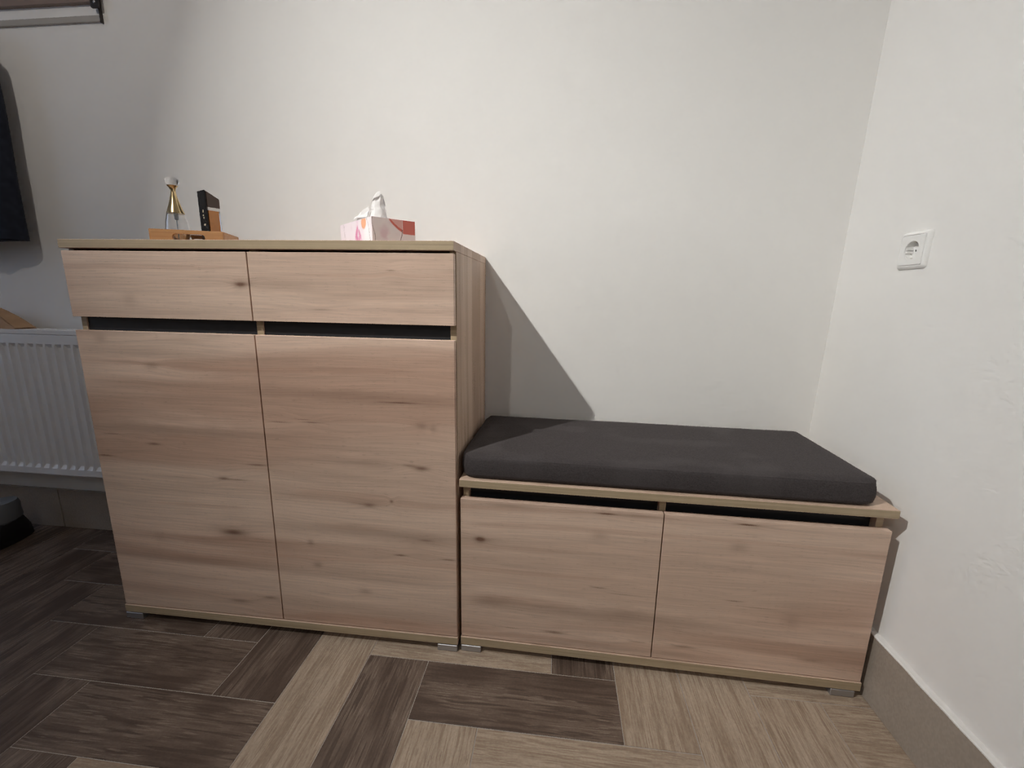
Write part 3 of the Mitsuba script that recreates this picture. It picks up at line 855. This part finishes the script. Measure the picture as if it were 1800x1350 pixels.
def sheet(bottom, top, amp, seed, n=34, m=26, thick=.0006):
    b0, t0 = np.array(bottom, float), np.array(top, float)

    def curve(P, n):
        s = np.linspace(0, len(P) - 1, n); i = np.minimum(s.astype(int), len(P) - 2); f = (s - i)[:, None]
        f = f * f * (3 - 2 * f)
        return P[i] * (1 - f) + P[i + 1] * f
    B, Tt = curve(b0, n), curve(t0, n)
    g = np.array([[B[i] * (1 - t) + Tt[i] * t for i in range(n)] for t in np.linspace(0, 1, m)])
    tt = np.linspace(0, 1, m)[:, None]
    g[..., 2] += .004 * np.sin(np.pi * tt)
    g += amp * np.sin(np.pi * tt)[..., None] * (np.stack([meshkit.fbm(g * 45 + k * 9 + seed, 2) for k in range(3)], -1) - .5)
    dx = np.gradient(g, axis=1); dy = np.gradient(g, axis=0); nr = np.cross(dx, dy); nr /= np.linalg.norm(nr, axis=-1, keepdims=True) + 1e-12
    f = []
    for i in range(m - 1):
        for j in range(n - 1):
            q = i * n + j; f += [[q, q + 1, q + n + 1], [q, q + n + 1, q + n]]
    f = np.array(f); N = n * m
    v = np.vstack([(g + nr * thick / 2).reshape(-1, 3), (g - nr * thick / 2).reshape(-1, 3)])
    return trimesh.Trimesh(v, np.vstack([f, f[:, ::-1] + N]), process=False)


tc = np.array([ctr[0], ctr[1], CH + BXH])


def tp(dx, dy, dz):
    return tc + [dx, dy, dz]


# tall leaf, folded over at its tip, and a low lobe to the left
leaf = sheet([tp(-.024, -.010, -.016), tp(-.004, -.022, -.016), tp(.020, -.012, -.016), tp(.030, .010, -.016)], [tp(-.004, -.004, .062), tp(.006, -.010, .070), tp(.018, -.006, .074), tp(.022, .002, .072)], .016, 1)
leaf2 = sheet([tp(-.022, .006, -.016), tp(.004, .014, -.016), tp(.034, .012, -.016)], [tp(.000, .000, .066), tp(.012, .004, .084), tp(.022, .003, .073)], .012, 5)
fold = sheet([tp(-.006, -.006, .058), tp(.004, -.016, .064), tp(.016, -.010, .070)], [tp(.002, .000, .078), tp(.012, -.004, .084), tp(.018, .000, .086)], .004, 9, n=18, m=10)
lobe = sheet([tp(-.056, -.020, -.010), tp(-.034, -.030, -.012), tp(-.018, -.018, -.014)], [tp(-.052, -.004, .018), tp(-.034, -.016, .030), tp(-.016, -.006, .046)], .014, 13)
lobe2 = sheet([tp(-.054, -.002, .016), tp(-.034, .004, .022), tp(-.014, .004, .040)], [tp(-.056, -.020, .006), tp(-.040, -.034, .010), tp(-.016, -.026, .012)], .012, 17)
skirt = sheet([tp(-.016, -.020, -.008), tp(.010, -.026, -.010), tp(.034, .000, -.010)], [tp(-.014, -.030, .010), tp(.012, -.034, .007), tp(.040, -.004, .009)], .010, 21, m=12)
obj('paper', trimesh.util.concatenate([leaf, leaf2, fold, lobe, lobe2, skirt]), 'tissue_paper', ti, smooth=50)

# ------------------------------------------------------------------ ceiling lamps (above the picture), the second one added as fill
principled('lamp_white', (0.6, 0.6, 0.6), 0.4, 0.4)
for i, (p, t, c_, k, b, co_) in enumerate(LAMPS):
    p, t = np.array(p), np.array(t)
    d = (t - p) / np.linalg.norm(t - p)
    a = np.cross(d, [0, 0, 1.0]); a /= np.linalg.norm(a); bb = np.cross(d, a)
    lk = thing('ceiling_spotlight', ('white ceiling spotlight aimed at the bench', 'added unseen spotlight that brightens the upper left wall', 'white ceiling spotlight farthest from the cabinets')[i], 'spotlight')
    obj('head', frame(lathe([(0, -.05), (.022, -.05), (.026, -.044), (.028, .040), (.025, .040), (.020, .034), (0, .034)]), p, a, bb, d), 'lamp_white', lk, smooth=40)
    obj('stem', tube([p - d * .045, np.array([p[0], p[1], CEIL - .03]), np.array([p[0], p[1], CEIL + .0005])], .006, 10), 'lamp_white', lk, smooth=40)
    obj('ceiling_cup', frame(lathe([(0, -.022), (.03, -.022), (.035, -.016), (.035, .0), (0, .0)]), (p[0], p[1], CEIL), (1, 0, 0), (0, 1, 0), (0, 0, 1)), 'lamp_white', lk, smooth=40)
